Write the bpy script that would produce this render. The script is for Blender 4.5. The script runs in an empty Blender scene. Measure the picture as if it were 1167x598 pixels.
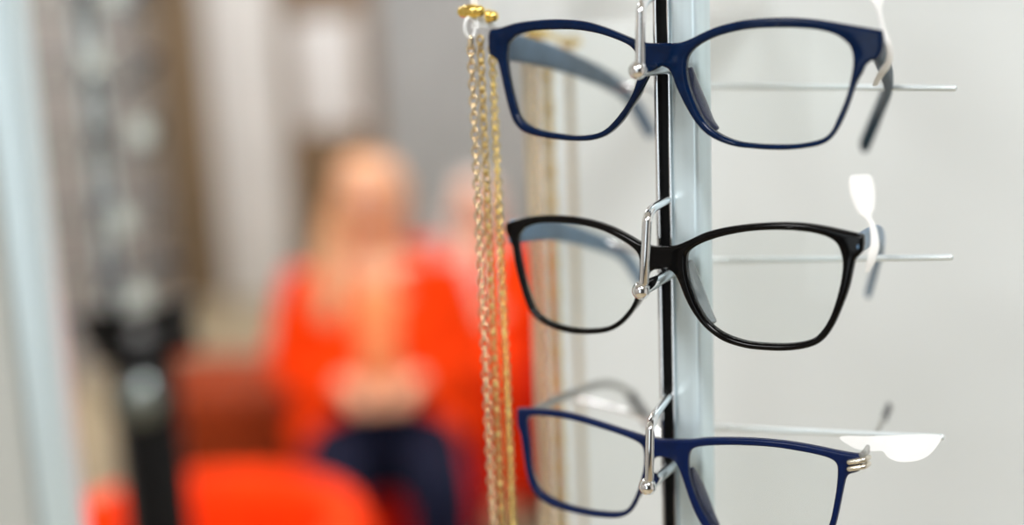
import bpy, bmesh, math, random
from mathutils import Vector, Matrix
R = math.radians
random.seed(7)
scene = bpy.context.scene
col = scene.collection

# ------------------------------------------------------------------ camera
F = 1400.0                      # focal length in photo pixels (1167 x 598)
W, H = 1167.0, 598.0
CAM = Vector((0, 0, 1.55))
PITCH, ROLL = R(11.1), R(2.4)
FWD = Vector((0, math.cos(PITCH), -math.sin(PITCH)))
u0 = Vector((0, math.sin(PITCH), math.cos(PITCH))); r0 = Vector((1, 0, 0))
RT = r0*math.cos(ROLL) - u0*math.sin(ROLL)
UP = u0*math.cos(ROLL) + r0*math.sin(ROLL)
cd = bpy.data.cameras.new('camera'); cam = bpy.data.objects.new('camera', cd); col.objects.link(cam)
m = Matrix((( RT.x, UP.x, -FWD.x, CAM.x), (RT.y, UP.y, -FWD.y, CAM.y), (RT.z, UP.z, -FWD.z, CAM.z), (0,0,0,1)))
cam.matrix_world = m
cd.sensor_width = 36; cd.lens = 36*F/W; cd.clip_start = 0.01; cd.clip_end = 60
cd.dof.use_dof = True; cd.dof.focus_distance = 0.425; cd.dof.aperture_fstop = 2.2
scene.camera = cam

# ------------------------------------------------------------------ world, lights, exposure
wd = bpy.data.worlds.new('world'); scene.world = wd; wd.use_nodes = True
wd.node_tree.nodes['Background'].inputs[0].default_value = (0.85, 0.93, 1.0, 1)
wd.node_tree.nodes['Background'].inputs[1].default_value = 0.35
scene.view_settings.view_transform = 'Standard'; scene.view_settings.look = 'None'
scene.view_settings.exposure = 0.0; scene.view_settings.gamma = 1.0
scene.view_settings.use_curve_mapping = False
scene.cycles.use_denoising = True
scene.cycles.transparent_max_bounces = 24
scene.cycles.max_bounces = 8
def area(name, loc, tgt, sx, sy, power, color):
    l = bpy.data.lights.new(name, 'AREA'); l.shape = 'RECTANGLE'; l.size = sx; l.size_y = sy
    l.energy = power; l.color = color
    o = bpy.data.objects.new(name, l); col.objects.link(o); o.location = loc
    o.rotation_euler = (Vector(tgt)-Vector(loc)).to_track_quat('-Z', 'Y').to_euler()
    return o
# unseen window light added behind the photographer, narrow for streaks in the chrome
area('added_window_light', (-1.2, -2.85, 1.6), (-0.3, 2, 1.3), 1.0, 2.2, 11, (0.9, 0.97, 1.0))
CEIL = [(-1.1, -1.2), (0.35, -0.9), (-1.1, 1.5), (0.7, 1.15), (-1.1, 3.6), (0.6, 3.6), (-1.1, 5.8), (0.6, 5.8)]
for cx, cy in CEIL:
    area('ceiling_lamp_light', (cx, cy, 2.82), (cx, cy, 0), 0.56, 0.56, 32 if cy < 1.6 else 22, (0.97, 0.985, 1.0))

# ------------------------------------------------------------------ materials
def mat(name, color, rough=0.5, metal=0.0, var=0.06, scale=30, coat=0.0, spec=0.5, trans=0.0, sss=0, bump=0.0, stretch=None, color2=None):
    m = bpy.data.materials.new(name); m.use_nodes = True
    nt = m.node_tree; b = nt.nodes['Principled BSDF']
    b.inputs['Roughness'].default_value = rough; b.inputs['Metallic'].default_value = metal
    b.inputs['Specular IOR Level'].default_value = spec; b.inputs['Coat Weight'].default_value = coat; b.inputs['Transmission Weight'].default_value = trans
    if sss: b.inputs['Subsurface Weight'].default_value = sss; b.inputs['Subsurface Scale'].default_value = 0.01
    tc = nt.nodes.new('ShaderNodeTexCoord'); n = nt.nodes.new('ShaderNodeTexNoise'); r = nt.nodes.new('ShaderNodeValToRGB')
    mp = nt.nodes.new('ShaderNodeMapping'); nt.links.new(tc.outputs['Object'], mp.inputs[0])
    if stretch: mp.inputs['Scale'].default_value = stretch
    n.inputs['Scale'].default_value = scale; n.inputs['Detail'].default_value = 4
    c2 = color2 or tuple(c*(1-2*var) for c in color)
    r.color_ramp.elements[0].color = (*c2, 1); r.color_ramp.elements[1].color = (*[min(1, c*(1+(0 if color2 else var))) for c in color], 1)
    r.color_ramp.elements[0].position = 0.35; r.color_ramp.elements[1].position = 0.65
    nt.links.new(mp.outputs[0], n.inputs['Vector']); nt.links.new(n.outputs['Fac'], r.inputs[0]); nt.links.new(r.outputs[0], b.inputs['Base Color'])
    if bump:
        bp = nt.nodes.new('ShaderNodeBump'); bp.inputs['Strength'].default_value = bump; bp.inputs['Distance'].default_value = 0.001
        nt.links.new(n.outputs['Fac'], bp.inputs['Height']); nt.links.new(bp.outputs[0], b.inputs['Normal'])
    return m
def glassy(name, tint, gl=1.45, body=None, amt=0.0):
    m = bpy.data.materials.new(name); m.use_nodes = True; nt = m.node_tree; nt.nodes.clear()
    out = nt.nodes.new('ShaderNodeOutputMaterial'); t = nt.nodes.new('ShaderNodeBsdfTransparent'); g = nt.nodes.new('ShaderNodeBsdfGlossy')
    t.inputs[0].default_value = (*tint, 1); g.inputs['Roughness'].default_value = 0.02
    f = nt.nodes.new('ShaderNodeFresnel'); f.inputs[0].default_value = gl; mx = nt.nodes.new('ShaderNodeMixShader')
    nt.links.new(f.outputs[0], mx.inputs[0]); nt.links.new(mx.outputs[0], out.inputs[0]); nt.links.new(g.outputs[0], mx.inputs[2])
    if body:
        d = nt.nodes.new('ShaderNodeBsdfPrincipled'); d.inputs['Base Color'].default_value = (*body, 1); d.inputs['Roughness'].default_value = 0.2
        m2 = nt.nodes.new('ShaderNodeMixShader'); m2.inputs[0].default_value = amt
        nt.links.new(t.outputs[0], m2.inputs[1]); nt.links.new(d.outputs[0], m2.inputs[2]); nt.links.new(m2.outputs[0], mx.inputs[1])
    else:
        nt.links.new(t.outputs[0], mx.inputs[1])
    return m
def emis(name, color, s):
    m = bpy.data.materials.new(name); m.use_nodes = True; nt = m.node_tree; nt.nodes.clear()
    out = nt.nodes.new('ShaderNodeOutputMaterial'); e = nt.nodes.new('ShaderNodeEmission')
    e.inputs[0].default_value = (*color, 1); e.inputs[1].default_value = s; nt.links.new(e.outputs[0], out.inputs[0]); return m
M = dict(
    navy_gloss = mat('navy_gloss_acetate', (0.0, 0.009, 0.042), 0.13, var=0.1, scale=300, spec=0.2),
    navy_matte = mat('navy_satin_acetate', (0.0, 0.008, 0.055), 0.28, var=0.08, scale=500, spec=0.22),
    black_gloss = mat('black_gloss_acetate', (0.001, 0.0008, 0.001), 0.12, var=0.2, scale=300, spec=0.2),
    lens = glassy('clear_lens', (0.965, 0.975, 0.97), 1.22),
    dark_lens = glassy('dark_lens', (0.05, 0.05, 0.055), 1.5),
    clear_pad = glassy('clear_acetate', (0.75, 0.78, 0.8), 1.45, (0.6, 0.65, 0.68), 0.45),
    navy_pad = glassy('smoky_acetate', (0.35, 0.38, 0.5), 1.45, (0.04, 0.05, 0.12), 0.6),
    temple_steel = mat('steel_blue_temple', (0.09, 0.14, 0.20), 0.35, spec=0.3, var=0.15, scale=60),
    temple_teal = mat('deep_blue_temple', (0.004, 0.03, 0.055), 0.4, spec=0.1, var=0.15, scale=60),
    temple_blue = mat('pale_blue_temple', (0.12, 0.22, 0.34), 0.3, spec=0.3, var=0.1, scale=60),
    temple_grey = mat('grey_metal_temple', (0.35, 0.35, 0.33), 0.3, metal=0.7, var=0.1, scale=60),
    tip = mat('dark_ear_tip', (0.03, 0.03, 0.035), 0.4, scale=60),
    champagne = mat('champagne_metal', (0.75, 0.7, 0.6), 0.25, metal=1, scale=80),
    chrome = mat('chrome', (0.86, 0.87, 0.88), 0.07, metal=1, var=0.02, scale=40),
    mirror = mat('grey_smoked_mirror', (0.22, 0.25, 0.24), 0.3, metal=0.8, var=0.05, scale=20),
    satin = mat('satin_chrome', (0.84, 0.91, 0.93), 0.35, metal=0.6, var=0.02, scale=40),
    alu = mat('pale_anodised_aluminium', (0.68, 0.80, 0.84), 0.32, metal=0.4, var=0.03, scale=5, stretch=(60, 60, 0.6)),
    slot = mat('black_slot', (0.002, 0.002, 0.002), 0.45, spec=0.15, var=0.2, scale=20),
    white_plastic = mat('white_plastic', (0.86, 0.87, 0.86), 0.3, var=0.02, scale=20),
    paper = mat('white_tag_film', (0.9, 0.9, 0.88), 0.35, var=0.02, scale=60),
    frosted = mat('frosted_tag_film', (0.55, 0.6, 0.56), 0.5, var=0.05, scale=60),
    silicone = glassy('clear_silicone', (0.9, 0.9, 0.9), 1.4, (0.88, 0.89, 0.88), 0.85),
    gold = mat('polished_gold', (0.95, 0.68, 0.18), 0.2, metal=1, scale=100),
    chain_a = mat('champagne_gold_chain', (0.88, 0.7, 0.45), 0.25, metal=1, scale=300),
    chain_b = mat('antique_gold_chain', (0.72, 0.54, 0.22), 0.28, metal=1, scale=300),
    chain_c = mat('yellow_gold_chain', (0.93, 0.72, 0.26), 0.25, metal=1, scale=300),
    chain_d = mat('pale_bronze_chain', (0.72, 0.62, 0.45), 0.35, metal=0.9, scale=300),
    panel = mat('white_laminate_panel', (0.74, 0.77, 0.765), 0.55, var=0.02, scale=2.2),
    panel_grey = mat('pale_grey_laminate', (0.52, 0.53, 0.50), 0.6, var=0.02, scale=2.2),
    dark_wall = mat('charcoal_for_reflections', (0.05, 0.05, 0.055), 0.8, var=0.05, scale=3),  # unseen wall's tone, set dark to give chrome and frames contrast
    wall = mat('warm_white_paint', (0.72, 0.71, 0.69), 0.8, var=0.02, scale=3),
    greywall = mat('taupe_grey_paint', (0.35, 0.33, 0.31), 0.8, var=0.05, scale=2),
    ceil = mat('ceiling_paint', (0.78, 0.78, 0.77), 0.9, var=0.02, scale=3),
    floor = mat('beige_floor', (0.46, 0.37, 0.24), 0.45, var=0.08, scale=3),
    wood = mat('walnut_veneer', (0.25, 0.175, 0.10), 0.5, var=0.2, scale=4, stretch=(8, 8, 0.5)),
    wood2 = mat('dark_walnut_veneer', (0.22, 0.14, 0.075), 0.5, var=0.2, scale=4, stretch=(8, 8, 0.5)),
    slat = mat('grey_slatwall', (0.40, 0.41, 0.41), 0.6, var=0.05, scale=3),
    sheet = mat('notice_paper', (0.72, 0.71, 0.7), 0.7, var=0.02, scale=10),
    orange = mat('bright_orange_fabric', (0.95, 0.045, 0.0), 0.75, spec=0.12, var=0.1, scale=20),
    orange_coat = mat('vivid_orange_wool', (1.0, 0.052, 0.0), 0.8, spec=0.12, var=0.1, scale=20),
    red = mat('red_upholstery', (0.55, 0.006, 0.0), 0.75, spec=0.12, var=0.03, scale=20),
    rust = mat('rust_leather', (0.30, 0.042, 0.008), 0.55, spec=0.12, var=0.15, scale=12),
    skin = mat('skin', (0.86, 0.43, 0.25), 0.5, var=0.04, scale=12),
    peach = mat('peach_knit', (0.98, 0.33, 0.12), 0.8, var=0.06, scale=60),
    pink = mat('pale_pink_knit', (0.85, 0.5, 0.42), 0.8, var=0.06, scale=60),
    hair = mat('strawberry_blond_hair', (0.78, 0.40, 0.2), 0.5, var=0.12, scale=20, stretch=(12, 12, .4)),
    hair2 = mat('pale_blond_hair', (0.86, 0.7, 0.62), 0.5, var=0.15, scale=20, stretch=(12, 12, 1)),
    navy = mat('navy_denim', (0.004, 0.006, 0.02), 0.8, spec=0.12, var=0.1, scale=80),
    lip = mat('lip', (0.6, 0.15, 0.12), 0.4), eye = mat('eye_white', (0.8, 0.8, 0.78), 0.2), iris = mat('iris_brown', (0.05, 0.03, 0.02), 0.2),
    shoe = mat('black_leather', (0.01, 0.01, 0.01), 0.35), blackfab = mat('black_mesh_fabric', (0.006, 0.006, 0.007), 0.5, var=0.2, scale=60),
    blackplastic = mat('black_plastic', (0.003, 0.003, 0.0035), 0.35, scale=30, spec=0.25),
    lamp = emis('lamp_diffuser', (1, 0.97, 0.93), 6.0),
)

# ------------------------------------------------------------------ helpers
def link_mesh(name, me, m=None, parent=None, smooth=True, loc=None, rot=None):
    o = bpy.data.objects.new(name, me); col.objects.link(o)
    if m is not None and not me.materials: me.materials.append(m)
    if smooth:
        for p in me.polygons: p.use_smooth = True
    if parent: o.parent = parent
    if loc is not None: o.location = loc
    if rot is not None: o.rotation_euler = rot
    return o
def obj(name, bm, m, parent=None, smooth=True, sharp=None, **k):
    bmesh.ops.recalc_face_normals(bm, faces=bm.faces)
    me = bpy.data.meshes.new(name); bm.to_mesh(me); bm.free()
    o = link_mesh(name, me, m, parent, smooth, **k)
    if smooth and sharp is not None: me.set_sharp_from_angle(angle=R(sharp))
    return o
def tag(o, label, cat=None, group=None, kind=None):
    if label: o['label'] = label
    if cat: o['category'] = cat
    if group: o['group'] = group
    if kind: o['kind'] = kind
    return o
def thing(name, label, cat, loc=(0,0,0), rz=0, group=None):
    o = bpy.data.objects.new(name, None); col.objects.link(o); o.empty_display_size = 0.02
    o.location = loc; o.rotation_euler = (0, 0, rz); return tag(o, label, cat, group)
def kids(o): return [c for c in bpy.data.objects if c.parent == o]
def copy_tree(o, parent=None):
    c = o.copy(); col.objects.link(c)
    if parent is not None: c.parent = parent
    for ch in kids(o): copy_tree(ch, c)
    return c
def catmull(pts, n=6, closed=True, tight=0.5):
    out = []; N = len(pts); pts = [Vector(p) for p in pts]
    rng = range(N) if closed else range(N-1)
    for i in rng:
        p1, p2 = pts[i], pts[(i+1) % N]
        p0 = pts[(i-1) % N] if closed or i > 0 else p1
        p3 = pts[(i+2) % N] if closed or i+2 < N else p2
        for j in range(n):
            t = j/n; t2, t3 = t*t, t*t*t
            out.append(0.5*((2*p1) + (p2-p0)*t + (2*p0-5*p1+4*p2-p3)*t2 + (3*p1-p0-3*p2+p3)*t3))
    if not closed: out.append(pts[-1])
    return out
def add_sweep(bm, pts, rs, up=Vector((0,0,1)), seg=12, n=6, rounded=True, square=0.0):
    """elliptical tube; rs = list of (half side, half height)"""
    pts = [Vector(p) for p in pts]
    rs = [(r, r) if not isinstance(r, tuple) else r for r in (rs if isinstance(rs, list) else [rs]*len(pts))]
    if n > 1 and len(pts) > 2:
        q = catmull([tuple(p)+rs[i] for i, p in enumerate(pts)], n, False) if False else None
        P = catmull(pts, n, False); RR = catmull([(r[0], r[1], 0) for r in rs], n, False)
    else: P = pts; RR = [Vector((r[0], r[1], 0)) for r in rs]
    rings = []
    N = len(P)
    data = []
    for i in range(N):
        T = (P[min(i+1, N-1)] - P[max(i-1, 0)]).normalized()
        S = T.cross(up)
        if S.length < 1e-4: S = T.cross(Vector((0.3, 1, 0.1)))
        S.normalize(); U = S.cross(T).normalized(); data.append((P[i], T, S, U, RR[i].x, RR[i].y))
    if rounded:
        p, T, S, U, a, b = data[0]; e = min(a, b)
        pre = [(p - T*e*math.cos(R(k)) + T*0, T, S, U, a*math.sin(R(k)), b*math.sin(R(k))) for k in (15, 40, 65)]
        p, T, S, U, a, b = data[-1]; e = min(a, b)
        post = [(p + T*e*math.cos(R(k)), T, S, U, a*math.sin(R(k)), b*math.sin(R(k))) for k in (65, 40, 15)]
        data = pre + data + post
    for p, T, S, U, a, b in data:
        ring = []
        for k in range(seg):
            an = 2*math.pi*k/seg; c, s = math.cos(an), math.sin(an)
            if square: c = math.copysign(abs(c)**(1-square), c); s = math.copysign(abs(s)**(1-square), s)
            ring.append(bm.verts.new(p + S*a*c + U*b*s))
        rings.append(ring)
    for A, B in zip(rings, rings[1:]):
        for k in range(seg): bm.faces.new((A[k], A[(k+1) % seg], B[(k+1) % seg], B[k]))
    bm.faces.new(rings[0]); bm.faces.new(rings[-1])
def sweep(name, pts, rs, m, parent=None, **k):
    bm = bmesh.new(); add_sweep(bm, pts, rs, **k); return obj(name, bm, m, parent)
def add_box(bm, lo, hi, bev=0.0, seg=2):
    r = bmesh.ops.create_cube(bm, size=1); vs = r['verts']
    c = [(a+b)/2 for a, b in zip(lo, hi)]; s = [b-a for a, b in zip(lo, hi)]
    for v in vs: v.co = Vector((c[0]+v.co.x*s[0], c[1]+v.co.y*s[1], c[2]+v.co.z*s[2]))
    if bev:
        es = {e for v in vs for e in v.link_edges}
        bmesh.ops.bevel(bm, geom=list(es), offset=bev, segments=seg, affect='EDGES', profile=0.5, clamp_overlap=True)
def box(name, lo, hi, m, parent=None, bev=0.0, seg=2, **k):
    bm = bmesh.new(); add_box(bm, lo, hi, bev, seg); return obj(name, bm, m, parent, smooth=bev > 0, sharp=35 if bev > 0 else None, **k)
def add_ball(bm, c, r, sc=(1,1,1), sub=20):
    res = bmesh.ops.create_uvsphere(bm, u_segments=sub, v_segments=max(8, sub*2//3), radius=1)
    for v in res['verts']: v.co = Vector((c[0]+v.co.x*r*sc[0], c[1]+v.co.y*r*sc[1], c[2]+v.co.z*r*sc[2]))
def ball(name, c, r, m, parent=None, sc=(1,1,1), sub=20):
    bm = bmesh.new(); add_ball(bm, c, r, sc, sub); return obj(name, bm, m, parent)
def fill_solid(loops, half, bev, unit=1000.0):
    """2D outline with holes -> extruded solid with rounded edges, returned as mesh in (x, y=thickness, z)."""
    cu = bpy.data.curves.new('outline', 'CURVE'); cu.dimensions = '2D'; cu.fill_mode = 'BOTH'
    cu.extrude = (half-bev)*unit; cu.bevel_depth = bev*unit; cu.bevel_resolution = 4; cu.offset = -bev*unit
    for L in loops:
        sp = cu.splines.new('POLY'); sp.points.add(len(L)-1); sp.use_cyclic_u = True
        for i, p in enumerate(L): sp.points[i].co = (p[0]*unit, p[1]*unit, 0, 1)
    o = bpy.data.objects.new('outline', cu); col.objects.link(o)
    dg = bpy.context.evaluated_depsgraph_get()
    me = bpy.data.meshes.new_from_object(o.evaluated_get(dg))
    bpy.data.objects.remove(o); bpy.data.curves.remove(cu)
    bm = bmesh.new(); bm.from_mesh(me); bpy.data.meshes.remove(me)
    bmesh.ops.remove_doubles(bm, verts=bm.verts, dist=0.002)
    for v in bm.verts: v.co = Vector((v.co.x/unit, v.co.z/unit, v.co.y/unit))
    return bm

# pixel -> world at a camera depth
def P(px, py, d): return CAM + FWD*d + RT*((px-W/2)/F*d) - UP*((py-H/2)/F*d)
# the eyewear display's own frame: x along the row, y away from the viewer, z up
YAW = R(30)
AX = Vector((math.cos(YAW), -math.sin(YAW), 0)); AY = Vector((math.sin(YAW), math.cos(YAW), 0)); AZ = Vector((0, 0, 1))
O0 = P(759, 290, 0.430)
WRAP = 1.15
def U(px, py, yf=0.0):
    """ray through a photo pixel met with the surface y = yf (number or function of x) of the display's frame"""
    d = FWD + RT*((px-W/2)/F) - UP*((py-H/2)/F)
    q = CAM - O0; q = Vector((q.dot(AX), q.dot(AY), q.z)); e = Vector((d.dot(AX), d.dot(AY), d.z)); x = 0
    for _ in range(8):
        y = yf(x) if callable(yf) else yf
        t = (y-q.y)/e.y; x = q.x+e.x*t
    return q + e*t
surf = lambda x: WRAP*x*x
LW = lambda v: O0 + AX*v[0] + AY*v[1] + AZ*v[2]
def toL(w, o):
    q = w - o; return Vector((q.dot(AX), q.dot(AY), q.z))

# ------------------------------------------------------------------ the room
def struct(name, lo, hi, m, bev=0): 
    o = box(name, lo, hi, m, None, bev); o['kind'] = 'structure'; return o
XL, XR, YB, YF, ZC = -2.0, 2.3, 7.2, -3.0, 2.9
struct('floor', (XL-.1, YF-.1, -.1), (XR+.1, YB+.1, 0), M['floor'])
struct('ceiling', (XL-.1, YF-.1, ZC), (XR+.1, YB+.1, ZC+.1), M['ceil'])
struct('wall_left', (XL-.1, YF, 0), (XL, YB, ZC), M['greywall'])
struct('wall_right', (XR, YF, 0), (XR+.1, YB, ZC), M['wall'])
struct('wall_back', (XL, YB, 0), (XR, YB+.1, ZC), M['wall'])
bm = bmesh.new()   # unseen wall behind the photographer, darkened for reflections, with the added window's opening
add_box(bm, (XL, YF-.1, 0), (XR, YF, .45)); add_box(bm, (XL, YF-.1, 2.75), (XR, YF, ZC))
add_box(bm, (XL, YF-.1, .45), (-1.75, YF, 2.75)); add_box(bm, (-.64, YF-.1, .45), (XR, YF, 2.75))
obj('wall_front', bm, M['dark_wall'], smooth=False)['kind'] = 'structure'
bm = bmesh.new()
for x in (-1.75, -1.215, -.68): add_box(bm, (x, YF-.08, .45), (x+.04, YF-.02, 2.75))
add_box(bm, (-1.71, YF-.08, .45), (-.68, YF-.02, .49)); add_box(bm, (-1.71, YF-.08, 2.71), (-.68, YF-.02, 2.75))
obj('added_window_1', bm, M['alu'], smooth=False)['kind'] = 'structure'  # frame of the added, unseen window around the streak light
for i, (x0, x1) in enumerate(((-1.69, -1.30),)):
    struct('trim_1', (x0, YB-.10, 0), (x1, YB, ZC), M['wall'], .004)
# door with a notice, wooden panel
d = struct('door_1', (-1.28, YB-.05, 0), (-.74, YB-.002, 2.5), M['wood2'], .004)
sweep('door_handle', [(-.82, YB-.05, 1.05), (-.82, YB-.1, 1.05), (-.93, YB-.1, 1.05)], .009, M['chrome'], d, n=4)
w = box('wood_panel', (XL+.005, YB-.06, 0), (-1.70, YB-.002, 2.6), M['wood'], None, .004)
tag(w, 'tall brown wooden panel on the back wall left of the white pillar', 'panel')
bm = bmesh.new(); add_box(bm, (-1.20, YB-.056, 0.98), (-.84, YB-.051, 1.62), .001)
tag(obj('notice_sheet', bm, M['sheet'], sharp=30), 'white paper notice taped on the brown wooden door', 'notice')
# slatwall
t = thing('slatwall', 'grey slatted display wall right of the brown door', 'display wall', (0, YB-.06, 0))
for k in range(18):
    box('slat', (-.72, 0, .02+k*.14), (XR-.02, .058, .02+k*.14+.125), M['slat'], t, .004)
rows = {-1.2: 'behind the camera', -0.9: 'behind the camera', 1.5: 'nearest in front of the camera', 1.15: 'nearest in front of the camera', 3.6: 'above the seats', 5.8: 'nearest the back wall'}
for cx, cy in CEIL:
    t = thing('ceiling_light', 'square white ceiling light panel, %s row, %s' % ('left' if cx < 0 else 'right', rows[cy]), 'ceiling light', (cx, cy, ZC), 0, 'square ceiling light panels')
    bm = bmesh.new()
    for a in ((-.31, -.31, .31, -.28), (-.31, .28, .31, .31), (-.31, -.28, -.28, .28), (.28, -.28, .31, .28)):
        add_box(bm, (a[0], a[1], -.03), (a[2], a[3], 0))
    obj('light_frame', bm, M['white_plastic'], t, smooth=False)
    box('diffuser', (-.28, -.28, -.022), (.28, .28, -.008), M['lamp'], t)

# ------------------------------------------------------------------ white display panel behind the eyewear
pd = 0.33                                   # distance of panel's face behind the frames
e0 = U(622, 300, pd)
pnl = thing('display_wall', 'large white upright display panel behind the three hanging eyeglasses', 'display wall', LW((0, 0, -O0.z+0)), -YAW)
pnl.location.z = 0
x0 = e0.x
box('panel_board', (x0, pd, 0.04), (x0+1.35, pd+.03, 2.35), M['panel'], pnl, .002)
box('panel_foot', (x0+.02, pd-.10, 0), (x0+.10, pd+.16, .04), M['alu'], pnl, .004)
box('panel_foot', (x0+1.22, pd-.10, 0), (x0+1.30, pd+.16, .04), M['alu'], pnl, .004)

# ------------------------------------------------------------------ slotted post
py_ = 0.0135
X = [U(p, 299, py_).x for p in (748.5, 753, 764, 766.5, 798)]
post = thing('display_post', 'slotted pale aluminium display post carrying the hooks and eyeglasses', 'display post', (O0.x, O0.y, 0), -YAW)
zb, zt = 0.0, 2.3
bm = bmesh.new(); add_box(bm, (X[0], py_, zb), (X[1], py_+.014, zt), .0005); obj('rail_lip', bm, M['chrome'], post, sharp=40)
bm = bmesh.new(); add_box(bm, (X[1], py_+.004, zb), (X[2], py_+.014, zt)); obj('slot', bm, M['slot'], post, smooth=False)
bm = bmesh.new(); add_box(bm, (X[2], py_-.0002, zb), (X[3], py_+.014, zt), .0004); obj('rail_lip', bm, M['chrome'], post, sharp=40)
bm = bmesh.new(); add_box(bm, (X[3], py_, zb), (X[4], py_+.014, zt), .0022, 4); obj('post_face', bm, M['alu'], post, sharp=50)
box('base_plate', (X[0]-.08, py_-.08, 0), (X[4]+.08, py_+.10, .008), M['alu'], post, .002)

# ------------------------------------------------------------------ hooks
def hook(label, bp, bb, wt, wc, wl):
    """bp ball pixel, bb pin root pixel, wt wire root in the slot, wc wire corner, wl wire foot"""
    yb = -0.016; ys = py_+.004
    B = U(*bp, yb); Rt = U(*bb, py_); Rt2 = Rt + (Rt-B).normalized()*.005
    o = thing('display_hook', label, 'hook', LW(B), -YAW, 'chrome hooks on the slotted post')
    q = lambda v: Vector(v)-B
    sweep('pin', [q(B), q(Rt2)], .0022, M['chrome'], o, n=1)
    ball('ball_end', (0, 0, 0), .0031, M['chrome'], o, sub=24)
    T = U(*wt, py_); T2 = T + Vector((.0005, .005, 0)); C = U(*wc, yb+.001); L = U(*wl, yb)
    A1 = C + (T-C)*.30 + Vector((0,0,.0003)); A2 = C + (L-C)*.16
    T = q(T); C = q(C); L = q(L); A1 = q(A1); A2 = q(A2)
    arc = [A1*(1-t)**2 + C*2*t*(1-t) + A2*t*t for t in [k/10 for k in range(11)]]
    sweep('retaining_wire', [q(T2), T] + arc + [L, Vector((0, 0, .001))], .0016, M['chrome'], o, n=1, up=Vector((.3, .9, .1)), seg=16)
    return o
hook('chrome hook and ball end at the bridge of the glossy navy eyeglasses at the top', (727, 80), (760, 78), (758, -12), (730, 4), (729.5, 72))
hook('chrome hook and ball end at the bridge of the black eyeglasses in the middle', (730.5, 331), (764, 311), (760, 227.5), (738, 242), (734, 322))
hook('chrome hook and ball end at the bridge of the satin navy eyeglasses at the bottom', (738, 554), (766, 530), (762, 450), (741, 482), (740, 545))

# ------------------------------------------------------------------ support rods behind the frames
def rod(label, pts):
    o0 = P(*pts[0])
    o = thing('support_rod', label, 'rod', o0, 0, 'chrome support rods behind the eyeglasses')
    bm = bmesh.new()
    q = [Vector(P(*p))-o0 for p in pts]
    add_sweep(bm, [q[0], q[1]], .0012, n=1, seg=14)
    obj('bar', bm, M['satin'], o)
    root = LW((X[3]+.004, py_+.012, 0)); 
    # arm from the back of the post to the inner end of the bar
    end = Vector(P(*pts[0])); rt = Vector((root.x, root.y, end.z-.002))
    sweep('arm', [rt-o0, (rt+(end-rt)*.5+Vector((0,0,-.003)))-o0, end-o0], .0010, M['chrome'], o, n=6)
    endl = Vector(P(*pts[2])); endl2 = Vector(P(*pts[3]))
    root = LW((X[1]-.002, py_+.012, 0)); rt = Vector((root.x, root.y, endl.z-.002))
    sweep('arm', [rt-o0, endl-o0, endl2-o0], .0009, M['chrome'], o, n=6)
rod('chrome rod carrying the temples of the glossy navy eyeglasses at the top', [(808, 98, .50), (1087, 100.5, .44), (735, 99, .52), (690, 100, .56)])
rod('chrome rod carrying the temples of the black eyeglasses in the middle', [(808, 297, .50), (1083, 293, .44), (738, 290, .52), (668, 273, .56)])
rod('chrome rod carrying the temples of the satin navy eyeglasses at the bottom', [(808, 487, .50), (1073, 498, .44), (736, 478, .52), (652, 453, .56)])

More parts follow.
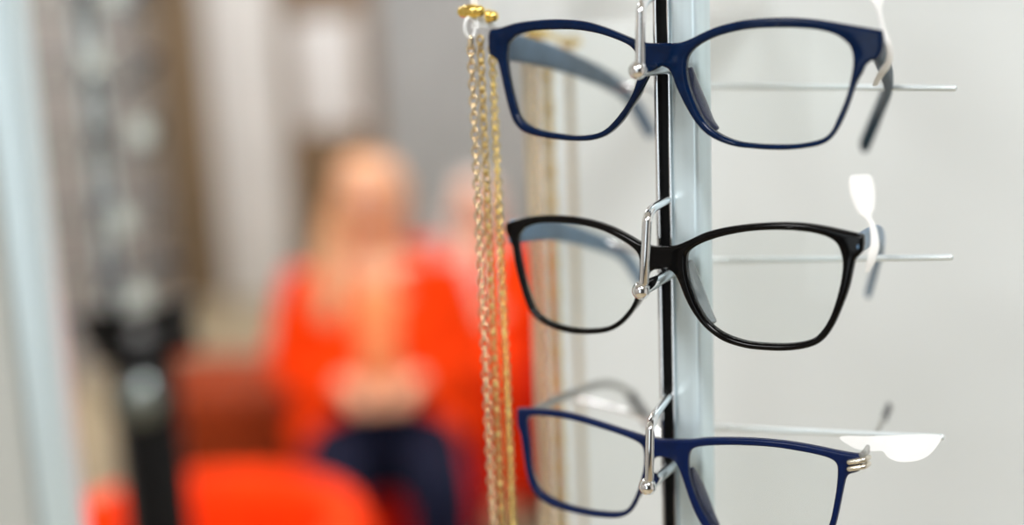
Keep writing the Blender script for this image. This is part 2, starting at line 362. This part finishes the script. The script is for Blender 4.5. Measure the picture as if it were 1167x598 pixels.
# ------------------------------------------------------------------ eyeglasses
def make_glasses(label, zpx, outer, lhole, rhole, fm, half, bev, temples, tm, padm, tip=None):
    zc = U(759, zpx, 0.0).z
    o3 = O0 + AZ*zc
    root = thing('eyeglasses', label, 'eyeglasses', o3, -YAW)
    cv = lambda pts, n: [ (p.x, p.y) for p in catmull([ (lambda v: (v.x, v.z-zc, 0))(U(a, b, surf)) for a, b in pts], n) ]
    O_, L_, R_ = cv(outer, 4), cv(lhole, 5), cv(rhole, 5)
    bm = fill_solid([O_, L_, R_], half, bev)
    for v in bm.verts: v.co.y += surf(v.co.x) + half
    obj('frame_front', bm, fm, root, sharp=60)
    for name, L in (('lens', L_), ('lens', R_)):
        bm = bmesh.new()
        cx = sum(p[0] for p in L)/len(L); cz = sum(p[1] for p in L)/len(L)
        maxr = max(math.hypot(p[0]-cx, p[1]-cz) for p in L)
        sides = []
        for off in (0.0, .0014):
            rings = []
            for s in (.15, .35, .55, .75, .9, 1.012):
                ring = []
                for p in L[::2]:
                    x, z = cx+(p[0]-cx)*s, cz+(p[1]-cz)*s
                    r2 = ((x-cx)**2+(z-cz)**2)
                    ring.append(bm.verts.new((x, surf(x)+half*.9+off - .0012*(1-r2/maxr**2), z)))
                rings.append(ring)
            c = bm.verts.new((cx, surf(cx)+half*.9+off-.0012, cz)); n = len(rings[0])
            for k in range(n): bm.faces.new((c, rings[0][k], rings[0][(k+1) % n]))
            for A, B in zip(rings, rings[1:]):
                for k in range(n): bm.faces.new((A[k], A[(k+1) % n], B[(k+1) % n], B[k]))
            sides.append(rings[-1])
        n = len(sides[0])
        for k in range(n): bm.faces.new((sides[0][k], sides[0][(k+1) % n], sides[1][(k+1) % n], sides[1][k]))
        obj(name, bm, M['lens'], root, sharp=50)
    # nose pads: leaf-shaped lobes standing behind the inner rims
    for sg, L in ((-1, L_), (1, R_)):
        inner = max(L, key=lambda p: -sg*p[0])
        zt_ = max(p[1] for p in L); zb_ = min(p[1] for p in L); hgt = zt_-zb_
        side = sorted([p for p in L if zb_+hgt*.12 < p[1] < zb_+hgt*.66 and sg*p[0] < sg*sum(q[0] for q in L)/len(L)], key=lambda p: -p[1])
        pts = side[::max(1, len(side)//6)]
        if len(pts) < 3: continue
        pp = []; rr = []
        for i, p in enumerate(pts):
            w = math.sin(math.pi*(i+.4)/(len(pts)-.2))
            pp.append((p[0]-sg*.0002, surf(p[0])+2*half+.0006+.0022*w, p[1])); rr.append((.0008+.0003*w, .0011+.0023*w))
        bm = bmesh.new(); add_sweep(bm, pp, rr, up=Vector((sg*.25, 1, 0)), seg=14, n=5)
        obj('nose_pad', bm, padm, root)
    for i, (pts, rs, hs) in enumerate(temples):
        q = [toL(P(*p), o3) for p in pts]
        m = tm[i]
        tp = None
        b = bmesh.new(); add_sweep(b, q, rs, seg=14, n=6, square=.35)
        arm = obj('temple', b, m, root)
        if tip:
            k = len(q)-2; b = bmesh.new(); add_sweep(b, [q[k], (q[k]+q[k+1])*.5, q[k+1]], [(rs[k][0]*1.6, rs[k][1]*1.5)]*3, seg=14, n=4)
            obj('ear_tip', b, tip, arm)
        # hinge
        h = q[0]; b = bmesh.new(); d_ = (q[1]-q[0]).normalized(); h = h + d_*.001; add_box(b, (h.x-.0009, h.y-.002, h.z-.0014), (h.x+.0009, h.y+.002, h.z+.0014), .0003); obj('hinge', b, M['temple_grey'], arm, sharp=40)
    return root, o3

top_o = [(556,36),(567,32),(587,26),(613.6,22.7),(637,22),(664,24.4),(687,31),(707,39),(724,46),(737,49),(754,49),(771,49),(784,45),(797,38.5),(817,30),(843.6,23.4),(870,20.7),(900.5,20),(927,22),(954,26),(977.5,30),(997.5,33.5),(1004,36),(1005.5,53.5),(1000,67),(991,70),(985,75),(981,83.6),(974,97),(966,120.4),(957.4,140.5),(947,157),(934,165.6),(910.5,170),(887,171.3),(860,170),(833.6,166.6),(810,157),(795,144),(781.7,124),(770,100),(763,82),(756,76.5),(747,76),(740,82),(734,93.6),(727,107),(717,124),(705.6,140.5),(690.6,154),(674,160),(654,161),(630,159),(610,155.5),(595,150.5),(585,140.5),(579.5,127),(573.5,103.7),(568.5,80),(565,68.6),(559.5,64),(556,60)]
top_l = [(576,55),(580,47),(590,39),(607,35),(630,33.8),(654,34),(677,37.5),(697,43.5),(714,51),(722,58.5),(725,67),(725.7,83.6),(722,100),(714,117),(702,134),(689,147),(675.5,153),(654,155),(630,152),(612,148),(598.6,142),(590,132),(585,117),(580,97),(576,73.6)]
top_r = [(781.7,67),(788.4,57),(800,48.5),(820,40),(847,34),(873.7,31.8),(904,31.8),(930.6,34),(950.7,39.5),(964,48.5),(970,58.5),(971.4,73.6),(968,93.7),(962.4,113.7),(954,133.8),(945.7,150.5),(934,159),(910.5,164),(887,165),(860,164),(837,160.6),(817,152),(802,139),(791.8,120.4),(784,100),(780.7,80)]
mid_o = [(575.5,255),(582,252),(597,248),(620,246),(647,247),(670.5,251),(694,258.5),(714,268.5),(727,276),(741,281),(754,281.5),(769,280),(784,274),(801,266),(824,260),(852,256),(884.5,254),(912.5,254.7),(940.6,258.7),(964.7,264.3),(980.8,268),(983.5,272),(983,285),(979,291),(974,296.4),(972,304.4),(966.7,328.5),(958.7,350.6),(948.7,372.7),(936.6,388.8),(920.6,396.8),(896.5,400.4),(872.4,400),(848.3,397.2),(824,389.6),(804,375.5),(790,358.6),(780,340.6),(772,320.5),(766,311),(759,308),(751,307),(742,309),(736,315),(732,326),(726.7,342),(719,357),(707,370.6),(694,378),(677,381),(654,381),(633.7,376.6),(617,369),(605,359),(598.6,347),(592,327),(586,303.7),(583,283.6),(580,274),(577,268.5),(575,262)]
mid_l = [(591,267),(598.6,259.5),(613.6,255),(637,254.5),(664,257.5),(687,264),(707,274),(720.6,283.6),(726.7,292),(728,303.7),(727,320),(723,339),(715.6,353),(704,365.5),(690.5,373),(674,375.6),(654,375),(635,371),(620,364.5),(608.6,354.5),(602.6,342),(597,323.7),(592,300),(589,283.6),(589,273.6)]
mid_r = [(781,296.4),(783,288.4),(792,281),(808,274),(832,267.5),(860,263.5),(892.5,262.7),(920.6,265),(940.6,270),(952.7,278),(958,290.4),(959.5,302.4),(957.5,320.5),(952,342.6),(944.7,362.6),(934.6,378.7),(922.6,388),(900.5,392.4),(872.4,392.4),(848.3,389.6),(826,382),(808,369.5),(796,352.6),(787.3,332.5),(782,312.5)]
bot_o = [(588,468),(592,466),(610,466.6),(634,469),(657,474),(680.5,481),(700.6,487.6),(720.7,494),(737,499),(754,501.7),(767.5,502),(787.6,501.7),(803.5,500),(827,499.7),(853.7,500.4),(880.4,502.4),(907,505.7),(934,510.7),(954,515),(974,518.2),(981.5,518.5),(983.5,522),(981,530),(979,537),(967.4,541),(963.5,546),(961.7,552),(959,565),(954,589),(949,606),(940,621),(925,631),(900,635),(870,635),(840,631),(818,620),(804,606),(795,592),(787,575),(780,555),(773,535),(766,525),(756,521.5),(747,522),(741,529),(736,541),(730,558.5),(724,575),(717,585),(707,590),(694,591),(670.5,588.6),(647,583.6),(627,577),(612,567),(603.6,555),(598.6,538.5),(595,515),(592,495),(588.6,485)]
bot_l = [(600,478),(607,474),(630,475.6),(654,480),(677,486.6),(700.6,494),(720.7,501.7),(730.7,508.5),(733,518.4),(732.7,531.8),(730,545),(724.7,562),(717,577),(709,583.6),(697,585),(674,583),(650.4,578),(632,571),(617,562),(608.6,550),(604,532),(602,508),(599.6,488)]
bot_r = [(784,520),(788.4,512.4),(800,509),(827,507.7),(857,508.4),(883.8,510.4),(907,514),(927,517.8),(944,522.5),(952.4,528.5),(954,538.5),(952.4,558.6),(949,578.7),(945,596),(938,612),(922,623),(900,627.5),(870,627.5),(843,623),(825,613),(810,600),(799,583),(790,562),(785,545),(783.4,532)]

T = lambda t, a, b: [(t, a + (b-a)*i/4) for i in range(5)]
g_top, o_top = make_glasses('glossy navy blue eyeglasses with wide end pieces, topmost pair on the post', 60, top_o, top_l, top_r, M['navy_gloss'], .0021, .0012,
    [([(563,50,.466),(632,66,.50),(694,92,.548),(720,115,.572),(742,153,.58)], T(.0013, .0055, .0028), 0),
     ([(999,52,.392),(1009,78,.43),(1012,97,.46),(1002,125,.50),(985,166,.525)], T(.0018, .0045, .0032), 0)],
    [M['temple_steel'], M['temple_teal']], M['navy_pad'])
g_mid, o_mid = make_glasses('glossy black eyeglasses with a paddle price tag standing up, middle pair on the post', 290, mid_o, mid_l, mid_r, M['black_gloss'], .0020, .0012,
    [([(583,264,.467),(630,262,.50),(684,277,.548),(712,292,.572),(732,322,.58)], T(.0013, .0048, .0025), 0),
     ([(978,278,.402),(999,266,.44),(1005,276,.475),(999,300,.50),(989,335,.52)], T(.0012, .0035, .0022), 0)],
    [M['temple_blue'], M['temple_blue']], M['clear_pad'])
g_bot, o_bot = make_glasses('satin navy eyeglasses with metal bars at the hinge, lowest pair on the post', 510, bot_o, bot_l, bot_r, M['navy_matte'], .0016, .0009,
    [([(600,472,.483),(642,452,.51),(690,437,.553),(718,449,.575),(742,484,.585)], T(.0008, .0018, .0015), 0),
     ([(983,520,.415),(991,508,.44),(1000,491,.475),(1008,476,.505),(1013,464,.52)], T(.0008, .0016, .0015), 0)],
    [M['temple_grey'], M['temple_grey']], M['navy_pad'], tip=M['tip'])
# metal bars on the end piece of the satin navy pair
for dy in (0, 7.5):
    a = U(968, 526+dy, surf); b_ = U(984.5, 523.5+dy, surf); zc = o_bot.z-O0.z
    bm = bmesh.new(); add_sweep(bm, [(a.x, a.y-.0004, a.z-zc), (b_.x, b_.y-.0002, b_.z-zc), (b_.x+.0008, b_.y+.003, b_.z-zc)], .00095, n=4)
    tag(obj('metal_bar', bm, M['champagne'], g_bot), 'pale metal bar on the end piece')

# ------------------------------------------------------------------ price tags
def ribbon(name, label, pts, ws, th, up, smooth_n=6, group='white price tags on the eyeglasses'):
    o0 = P(*pts[0])
    bm = bmesh.new(); add_sweep(bm, [Vector(P(*p))-o0 for p in pts], [(w, th) for w in ws], up=up, seg=16, n=smooth_n, square=.3)
    o = obj(name, bm, M['paper'], None, loc=o0); tag(o, label, 'price tag', group); return o
ribbon('price_tag', 'white looped price tag on the right hinge of the topmost glossy navy eyeglasses',
       [(997,97,.408),(1004,84,.402),(1013,70,.398),(1013,52,.395),(1006,32,.394),(1001,8,.393),(998,-14,.393),(994,-40,.393)], [.0009,.0012,.0012,.0010,.0009,.0012,.0045,.0045], .00035, Vector((0,-1,.1)))
ribbon('price_tag', 'white paddle-shaped price tag standing up from the hinge of the black eyeglasses',
       [(988,309,.402),(993,295,.400),(997,278,.399),(995,260,.399),(989.5,248,.399),(987,240,.399),(983.5,222,.399),(981,206,.399),(980.5,200,.399)], [.0006,.0014,.0014,.0011,.0011,.0028,.0041,.0040,.0032], .00035, Vector((0,-1,.1)))
# folded tag lying over the rod of the satin navy pair
def flat_tag(label, outline, d0, d1, x0, x1):
    o0 = P(outline[0][0], outline[0][1], d0)
    pts = catmull([(a, b, 0) for a, b in outline], 4)
    bm = bmesh.new(); fr = []; bk = []
    for p in pts:
        dd = d0+(d1-d0)*(p.x-x0)/(x1-x0) + .00*(p.y-497)
        v = Vector(P(p.x, p.y, dd)) - o0; fr.append(bm.verts.new(v)); bk.append(bm.verts.new(v+FWD*.0005))
    bm.faces.new(fr); bm.faces.new(bk[::-1]); n = len(fr)
    for k in range(n): bm.faces.new((fr[k], bk[k], bk[(k+1) % n], fr[(k+1) % n]))
    o = obj('price_tag', bm, M['paper'], None, smooth=False, loc=o0); tag(o, label, 'price tag', 'white price tags on the eyeglasses')
flat_tag('white wide price tag drooping over the end of the lowest chrome rod',
         [(957,499),(966,496.5),(985,497),(1010,496.5),(1040,495),(1066,495),(1073,498),(1068,508),(1058,519),(1044,525),(1025,526),(1012,521),(1006,514),(994,514),(985,513),(975,511),(964,505)], .434, .429, 957, 1073)

# ------------------------------------------------------------------ chain rack and eyewear chains
rk0 = P(527, 30, .446)
rack = thing('chain_rack', 'white rack plate at the top holding the gold eyewear chains on pegs', 'rack', rk0, -YAW)
L0 = toL(P(527, 12, .452), rk0); 
bm = bmesh.new()
depthlen = (pd - U(527, 30, 0).y) - .03
yy0 = L0.y
o_l = toL(rk0, O0)
ylen = pd - o_l.y - .0002
prof = [(yy0, -.001), (yy0, .06), (ylen, .06), (ylen, .002), (yy0+.02, -.001)]
vs1 = [bm.verts.new((0.0, a, b)) for a, b in prof]; vs2 = [bm.verts.new((.003, a, b)) for a, b in prof]
bm.faces.new(vs1); bm.faces.new(vs2[::-1])
for k in range(len(prof)): bm.faces.new((vs1[k], vs1[(k+1) % len(prof)], vs2[(k+1) % len(prof)], vs2[k]))
obj('rack_plate', bm, M['white_plastic'], rack, smooth=False)
def peg(px, py, d, ln=.006):
    a = toL(P(px, py, d), rk0)
    bm = bmesh.new(); add_sweep(bm, [a+Vector((-ln*.6, 0, 0)), a+Vector((ln*.6, 0, 0))], .0021, n=1, seg=16); add_sweep(bm, [a+Vector((-ln*.2, 0, 0)), a+Vector((ln*.2, 0, 0))], .0026, n=1, seg=16)
    obj('peg', bm, M['gold'], rack); return P(px, py, d)
def rackarm(a, b):
    A = toL(P(*a), rk0); B = toL(P(*b), rk0); sweep('peg_rail', [A, B], .0012, M['gold'], rack, n=1)
rackarm((534, 12, .450), (560, 22, .459)); rackarm((560, 22, .459), (660, 50, .57))
def chain(label, px, py, d, m, pitch, wr, wire, n, loop=True, ball_style=False, sway=0.0):
    top = P(px, py, d)
    o = thing('eyewear_chain', label, 'chain', top, R(random.uniform(0, 90)), 'gold eyewear chains on the rack')
    bm = bmesh.new(); z = -0.007 if loop else 0
    for i in range(n):
        zc = z - pitch*(i+.5); rot = R(45 if i % 2 else -40)
        if ball_style and i % ball_style == ball_style-1:
            add_ball(bm, (0, 0, zc), wr*1.1, sub=8); continue
        pts = []
        K = 10
        ring = []
        for k in range(K):
            a = 2*math.pi*k/K; cx, cz = math.cos(a)*wr, math.sin(a)*pitch*.68
            ca, sa = math.cos(rot), math.sin(rot); ctr = Vector((cx*ca, cx*sa, zc+cz))
            nx = Vector((math.cos(a)*ca, math.cos(a)*sa, math.sin(a))).normalized(); bn = Vector((-sa, ca, 0))
            ring.append([bm.verts.new(ctr + nx*wire*math.cos(b) + bn*wire*math.sin(b)) for b in (0, R(90), R(180), R(270))])
        for k in range(K):
            A, B = ring[k], ring[(k+1) % K]
            for q in range(4): bm.faces.new((A[q], A[(q+1) % 4], B[(q+1) % 4], B[q]))
    obj('chain_links', bm, m, o)
    if loop:
        bm = bmesh.new(); pts = [Vector((math.cos(a)*.0022, 0, -.0005+math.sin(a)*.0036)) for a in [2*math.pi*k/24 for k in range(25)]]
        add_sweep(bm, pts, .0008, up=Vector((0, 1, 0)), n=1, seg=8, rounded=False); obj('silicone_loop', bm, M['silicone'], o)
        bm = bmesh.new(); add_sweep(bm, [(0, 0, -.0042), (0, 0, -.0075)], .0011, n=1); obj('crimp', bm, m, o)
    return o
peg(537, 13, .450); peg(552.5, 19, .456); peg(613, 39, .54); peg(650, 48, .575)
chain('champagne gold link chain hanging leftmost from the white rack', 535.5, 30, .450, M['chain_a'], .0031, .0014, .0005, 88)
chain('antique gold chain hanging second from the left on the rack', 547, 42, .456, M['chain_b'], .0026, .0013, .0005, 100, loop=False, ball_style=4)
chain('yellow gold chain hanging third from the left, beside the dark eyeglass rims', 560.5, 52, .462, M['chain_c'], .0023, .0013, .0005, 115, loop=False, ball_style=7)
chain('pale bronze chain seen blurred through the left lenses, leftmost of the rear ones', 598, 50, .53, M['chain_d'], .0026, .0017, .0007, 115, loop=False)
chain('pale gold chain seen blurred through the left lenses, second of the rear ones', 609, 52, .54, M['chain_a'], .0024, .0018, .0007, 120, loop=False)
chain('darker gold chain seen blurred through the left lenses, third of the rear ones', 623, 54, .555, M['chain_b'], .0024, .0019, .0008, 120, loop=False, ball_style=3)
chain('light silvery gold chain seen blurred through the left lenses, rightmost of the rear ones', 648, 56, .575, M['chain_d'], .0028, .0018, .0007, 105, loop=False)

# ------------------------------------------------------------------ left: nearer display panel with its post
A = P(44, 299, .80)
lp = thing('display_wall', 'pale grey upright panel at the left edge with a light blue aluminium end post', 'display wall', (A.x, A.y, 0), R(8))
box('panel_board', (-.75, -.006, .02), (-.02, .012, 2.35), M['panel_grey'], lp, .002)
box('end_post', (-.0155, -.014, 0), (.0085, .02, 2.37), M['alu'], lp, .004, 4)
box('panel_foot', (-.72, -.15, 0), (-.66, .15, .02), M['alu'], lp, .004)

# ------------------------------------------------------------------ left: second display post hung with eyewear
B = P(122, 230, 1.35)
yaw2 = R(24)
dp = thing('display_post', 'blurred pale display post on the left crowded with hanging eyeglasses', 'display post', (B.x, B.y, 0), yaw2)
box('post_face', (-.012, .016, 1.2), (.012, .036, 2.3), M['alu'], dp, .003)
box('slot', (-.004, .0155, 1.21), (.004, .0165, 2.29), M['slot'], dp)
box('pedestal', (-.012, .0, .01), (.060, .08, 1.19), M['blackplastic'], dp, .012)
bm = bmesh.new(); add_box(bm, (-.03, -.005, 1.19), (.085, .085, 1.215), .006, 3); obj('pedestal_cap', bm, M['blackplastic'], dp, sharp=40)
mr = sweep('mirror_frame', [(.012, -.002, 1.145), (.012, -.008, 1.145)], .034, M['blackplastic'], dp, n=1, seg=32, rounded=False)
sweep('mirror_glass', [(.012, -.008, 1.145), (.012, -.0095, 1.145)], .026, M['mirror'], mr, n=1, seg=32, rounded=False)
box('base_plate', (-.14, -.12, 0), (.14, .16, .01), M['blackplastic'], dp, .003)
words = ['topmost', 'second from the top', 'third from the top', 'fourth from the top', 'fifth from the top', 'sixth from the top', 'seventh from the top', 'eighth from the top', 'ninth from the top']
sun = None
kinds = [g_mid, g_top, g_mid, g_bot, g_top, g_mid, g_mid, g_mid, g_mid]
adj = ['black', 'navy', 'black', 'satin navy', 'navy', 'black', 'black', 'black', 'black']
for i in range(6):
    z = P(110, -8 + i*80, 1.35).z if i < 5 else 1.2435
    c = copy_tree(kinds[i]); c.location = (B.x + (.022 if i >= 5 else 0), B.y, z); c.rotation_euler = (0, 0, yaw2)
    lab = '%s eyeglasses hanging on the blurred left display post, %s' % (adj[i], words[i])
    if i >= 5:
        for ch in kids(c):
            if ch.name.startswith('lens'):
                ch.data = ch.data.copy(); ch.data.materials.clear(); ch.data.materials.append(M['dark_lens'])
        lab = 'black sunglasses with dark lenses resting on the black pedestal of the left display post'
        c.name = 'sunglasses'
    tag(c, lab, 'sunglasses' if i >= 5 else 'eyeglasses', 'eyewear on the blurred left display post')
    if i >= 5: continue
    h = thing('display_hook', 'small chrome hook on the blurred left display post, %s' % words[i], 'hook', (B.x, B.y, z), yaw2, 'hooks on the blurred left display post')
    sweep('pin', [(0, -.012, -.008), (0, .018, -.008)], .0018, M['chrome'], h, n=1); ball('ball_end', (0, -.013, -.008), .0027, M['chrome'], h)
    sx = (-.02, .03, .005, .02, -.01, .02, .0, .01, .0)[i]
    bm = bmesh.new(); add_box(bm, (-.011, -.0006, -.024), (.011, 0, 0), .0002); add_box(bm, (-.002, -.0006, 0), (.002, 0, .012))
    if i < 5:
        o = obj('price_tag', bm, M['frosted'], None, smooth=False, loc=P(*((128,-20),(107,58),(160,138),(137,238),(157,326))[i], 1.315), rot=(0, 0, yaw2))
        tag(o, 'white price tag dangling on the blurred left display post, %s' % words[i], 'price tag', 'price tags on the blurred left display post')
    else: bm.free()

# ------------------------------------------------------------------ furniture
def rounded_box_part(name, lo, hi, m, parent, bev): return box(name, lo, hi, m, parent, bev, 5)
# rust bench
b0 = P(262, 430, 4.3); bt = thing('bench', 'rust brown upholstered bench standing on the beige floor at left', 'bench', (-1.0, 4.25, 0), 0)
rounded_box_part('cushion', (-.30, -.30, .22), (.27, .26, .37), M['rust'], bt, .05)
rounded_box_part('base', (-.29, -.29, .05), (.26, .25, .235), M['rust'], bt, .01)
for sx in (-.25, .22):
    for sy in (-.25, .21): sweep('leg', [(sx, sy, 0), (sx, sy, .07)], .02, M['blackplastic'], bt, n=1)
# orange armchair in front
ac = thing('armchair', 'bright orange rounded armchair at the lower left in front of the bench', 'armchair', (-.53, 1.90, 0), R(-28))
def tub_back(bm):
    pts = []; n = 18
    for k in range(n+1):
        a = R(-25 + 230*k/n); pts.append((math.cos(a)*.27, -math.sin(a)*-.27, .58))
    return pts
bm = bmesh.new(); add_sweep(bm, [(p[0]*.9, p[1]*.9, .47) for p in tub_back(None)], [(.055, .30)]*19, seg=20, n=1, square=.3); obj('backrest', bm, M['orange'], ac)
bm = bmesh.new(); add_box(bm, (-.25, -.30, .22), (.25, .22, .43), .06, 5); obj('seat', bm, M['orange'], ac, sharp=60)
for sx in (-.2, .2):
    for sy in (-.2, .2): sweep('leg', [(sx, sy, .27), (sx*1.1, sy*1.1, .012)], [(.018, .018), (.012, .012)], M['blackplastic'], ac, n=1)
# red sofa
s0 = P(480, 420, 3.9); sofa = thing('sofa', 'red upholstered sofa on which two people in orange sit', 'sofa', (-.16, 3.95, 0), 0)
rounded_box_part('base', (-.50, -.34, .08), (.86, .38, .30), M['red'], sofa, .03)
for x0_, x1_ in ((-.40, .17), (.18, .76)): rounded_box_part('seat_cushion', (x0_, -.36, .29), (x1_, .22, .43), M['red'], sofa, .05)
rounded_box_part('backrest', (-.47, .20, .28), (.82, .40, .80), M['red'], sofa, .08)
for x0_, x1_ in ((-.55, -.40), (.76, .91)): rounded_box_part('armrest', (x0_, -.36, .10), (x1_, .38, .58), M['red'], sofa, .06)
for sx in (-.45, .8):
    for sy in (-.28, .3): sweep('leg', [(sx, sy, 0), (sx, sy, .1)], .02, M['blackplastic'], sofa, n=1)

# ------------------------------------------------------------------ people (seated)
def skin_mesh(name, verts, edges, radii, m, parent, sub=2, root=0):
    me = bpy.data.meshes.new(name); me.from_pydata([Vector(v) for v in verts], edges, [])
    o = bpy.data.objects.new(name, me); col.objects.link(o)
    md = o.modifiers.new('s', 'SKIN'); md.use_smooth_shade = True
    for i, r in enumerate(radii):
        me.skin_vertices[0].data[i].radius = (r, r) if not isinstance(r, tuple) else r
        me.skin_vertices[0].data[i].use_root = (i == root)
    sd = o.modifiers.new('d', 'SUBSURF'); sd.levels = sub; sd.render_levels = sub
    dg = bpy.context.evaluated_depsgraph_get(); nm = bpy.data.meshes.new_from_object(o.evaluated_get(dg))
    bpy.data.objects.remove(o); bpy.data.meshes.remove(me)
    nm.name = name; nm.materials.clear()
    return link_mesh(name, nm, m, parent)
def seated(label, x, y, rz, s, coat, top, hair, legs, seat=.45):
    """local frame: faces -y, seat plane at z=seat"""
    p = thing('person', label, 'person', (x, y, 0), rz)
    z0 = seat; V = []; E = []; Rr = []
    def v(c, r, par=None):
        V.append((c[0]*s, c[1]*s, z0+c[2]*s)); Rr.append(tuple(a*s for a in r) if isinstance(r, tuple) else r*s)
        if par is not None: E.append((par, len(V)-1))
        return len(V)-1
    pel = v((0, 0, .09), (.13, .10)); ab = v((0, .01, .22), (.11, .09), pel); cst = v((0, .015, .36), (.13, .10), ab); up = v((0, .02, .46), (.10, .075), cst)
    nk = v((0, .01, .53), .045, up); nk2 = v((0, -.005, .585), .045, nk); hd = v((0, -.02, .66), (.066, .075), nk2); hd2 = v((0, -.015, .73), (.068, .085), hd); hd3 = v((0, -.005, .765), (.045, .055), hd2)
    jaw = v((0, -.052, .635), (.036, .03), hd)
    hands = []
    for g in (-1, 1):
        sh = v((g*.165, .02, .46), .05, up); el = v((g*.23, -.03, .23), .038, sh); wr = v((g*.095, -.145, .25), .022, el); pm = v((g*.062, -.175, .245), (.032, .016), wr); pm2 = v((g*.046, -.20, .24), (.032, .014), pm)
        for f, ln in ((-.024, .052), (-.008, .062), (.008, .058), (.023, .045)):
            a = v((g*.044+f, -.215, .236), .0085, pm2); b = v((g*.040+f*1.1, -.205-ln*.45, .228), .008, a); v((g*.030+f*1.1, -.20-ln*.75, .208), .0065, b)
        t1 = v((g*.036, -.182, .256), .010, pm); t2 = v((g*.022, -.200, .258), .0085, t1); v((g*.016, -.222, .252), .007, t2)
        hp = v((g*.09, -.03, .08), .085, pel); kn = v((g*.12, -.44, .06), .058, hp)
        an = v((g*.12, -.45, -.36/ s*(seat/.45)*1.0), .036, kn); v((g*.12, -.56, -.405/s*(seat/.45)), .028, an)
    skin_mesh('body', V, E, Rr, M['skin'], p)
    c = lambda a: (a[0]*s, a[1]*s, z0+a[2]*s)
    # clothes: slightly larger surfaces over the same joints
    tv = [(0, 0, .07), (0, .01, .22), (0, .013, .36), (0, .02, .47), (0, .01, .52)]
    skin_mesh('top', [c(a) for a in tv], [(i, i+1) for i in range(4)], [(.150*s, .125*s), (.13*s, .112*s), (.15*s, .118*s), (.115*s, .088*s), (.055*s, .055*s)], top, p)
    jv = []; je = []; jr = []
    def w(a, r, par=None):
        jv.append(c(a)); jr.append((r[0]*s, r[1]*s) if isinstance(r, tuple) else (r*s, r*s))
        if par is not None: je.append((par, len(jv)-1))
        return len(jv)-1
    # coat: back and two open front panels with sleeves
    bk = w((0, .075, .40), (.16, .075)); w((0, .08, .52), (.09, .05), bk); b2 = w((0, .08, .2), (.17, .08), bk); w((0, .08, .03), (.18, .08), b2)
    for g in (-1, 1):
        sm_ = w((g*.085, .045, .475), (.07, .07), bk); sh = w((g*.16, .02, .455), .088, sm_); el = w((g*.232, -.03, .24), .064, sh); w((g*.085, -.155, .25), .042, el)
        f1 = w((g*.105, -.065, .36), (.068, .06), sm_); f2 = w((g*.125, -.085, .20), (.075, .065), f1); w((g*.18, -.12, .05), (.085, .07), f2)
    skin_mesh('coat', jv, je, jr, coat, p)
    lv = []; le = []; lr = []
    def l(a, r, par=None):
        lv.append(c(a)); lr.append((r*s, r*s))
        if par is not None: le.append((par, len(lv)-1))
        return len(lv)-1
    pl = l((0, 0, .09), .145)
    for g in (-1, 1):
        hp = l((g*.09, -.05, .085), .105, pl); md = l((g*.11, -.25, .075), .092, hp); kn = l((g*.12, -.445, .06), .078, md); l((g*.12, -.455, -.33/s*(seat/.45)), .058, kn)
    skin_mesh('trousers', lv, le, lr, legs, p)
    for g in (-1, 1):
        sweep('shoe', [(g*.12*s, -.42*s, .045), (g*.12*s, -.50*s, .045), (g*.12*s, -.60*s, .035)], [(.038, .045), (.042, .04), (.036, .03)], M['shoe'], p)
    # hair
    hv = [(0, .0, .785), (0, .045, .73), (0, .06, .62), (0, .07, .50)]
    hr = [(.068*s, .07*s), (.072*s, .07*s), (.064*s, .055*s), (.06*s, .04*s)]
    he = [(0, 1), (1, 2), (2, 3)]; k = 4
    for g in (-1, 1):
        strand = ((g*.07, -.005, .70), .026, 1), ((g*.078, .0, .60), .028, k), ((g*.085, -.04, .50), .030, k+1), ((g*.088, -.075, .40), .024, k+2)
        if g < 0: strand = ((g*.062, -.0, .70), .024, 1), ((g*.092, .0, .60), .036, k), ((g*.11, -.05, .49), .04, k+1), ((g*.115, -.10, .38), .03, k+2)
        else: strand = ((g*.07, .0, .70), .024, 1), ((g*.07, .02, .61), .022, k), ((g*.065, .04, .53), .02, k+1), ((g*.06, .05, .50), .016, k+2)
        for a, r, par in strand:
            hv.append(a); hr.append((r*s, r*s)); he.append((par, len(hv)-1))
        k += 4
    skin_mesh('hair', [c(a) for a in hv], he, hr, hair, p)
    # face
    sweep('nose', [c((0, -.098, .70)), c((0, -.112, .675)), c((0, -.116, .66))], [.007*s, .010*s, .013*s], M['skin'], p)
    bm = bmesh.new(); add_sweep(bm, [c((-.024, -.088, .632)), c((0, -.098, .63)), c((.024, -.088, .632))], [.004*s, .008*s, .004*s]); obj('mouth', bm, M['lip'], p)
    for g in (-1, 1):
        e = ball('eye', c((g*.03, -.081, .70)), .0115*s, M['eye'], p); ball('iris', c((g*.03, -.0905, .70)), .0045*s, M['iris'], e)
        ball('ear', c((g*.072, -.005, .68)), .02*s, M['skin'], p, sc=(.4, .8, 1.3))
        sweep('eyebrow', [c((g*.015, -.092, .722)), c((g*.03, -.092, .727)), c((g*.046, -.082, .722))], .0035*s, hair, p)
    return p
q1 = P(428, 430, 3.0)
seated('seated person with long strawberry blond hair in an orange coat, peach top and navy trousers', q1.x, 3.0, R(6), 1.0, M['orange_coat'], M['peach'], M['hair'], M['navy'], .46)
ot = thing('ottoman', 'red square ottoman under the person in the orange coat', 'ottoman', (q1.x, 3.0, 0), R(6))
rounded_box_part('cushion', (-.24, -.20, .28), (.24, .22, .43), M['red'], ot, .05)
rounded_box_part('base', (-.22, -.18, .05), (.22, .20, .29), M['red'], ot, .02)
for sx in (-.18, .18):
    for sy in (-.14, .16): sweep('leg', [(sx, sy, 0), (sx, sy, .06)], .018, M['blackplastic'], ot, n=1)
seated('person with pale blond hair in orange clothes seated behind the gold chains', -.11, 3.86, R(-6), .77, M['orange_coat'], M['pink'], M['hair2'], M['orange'], .47)
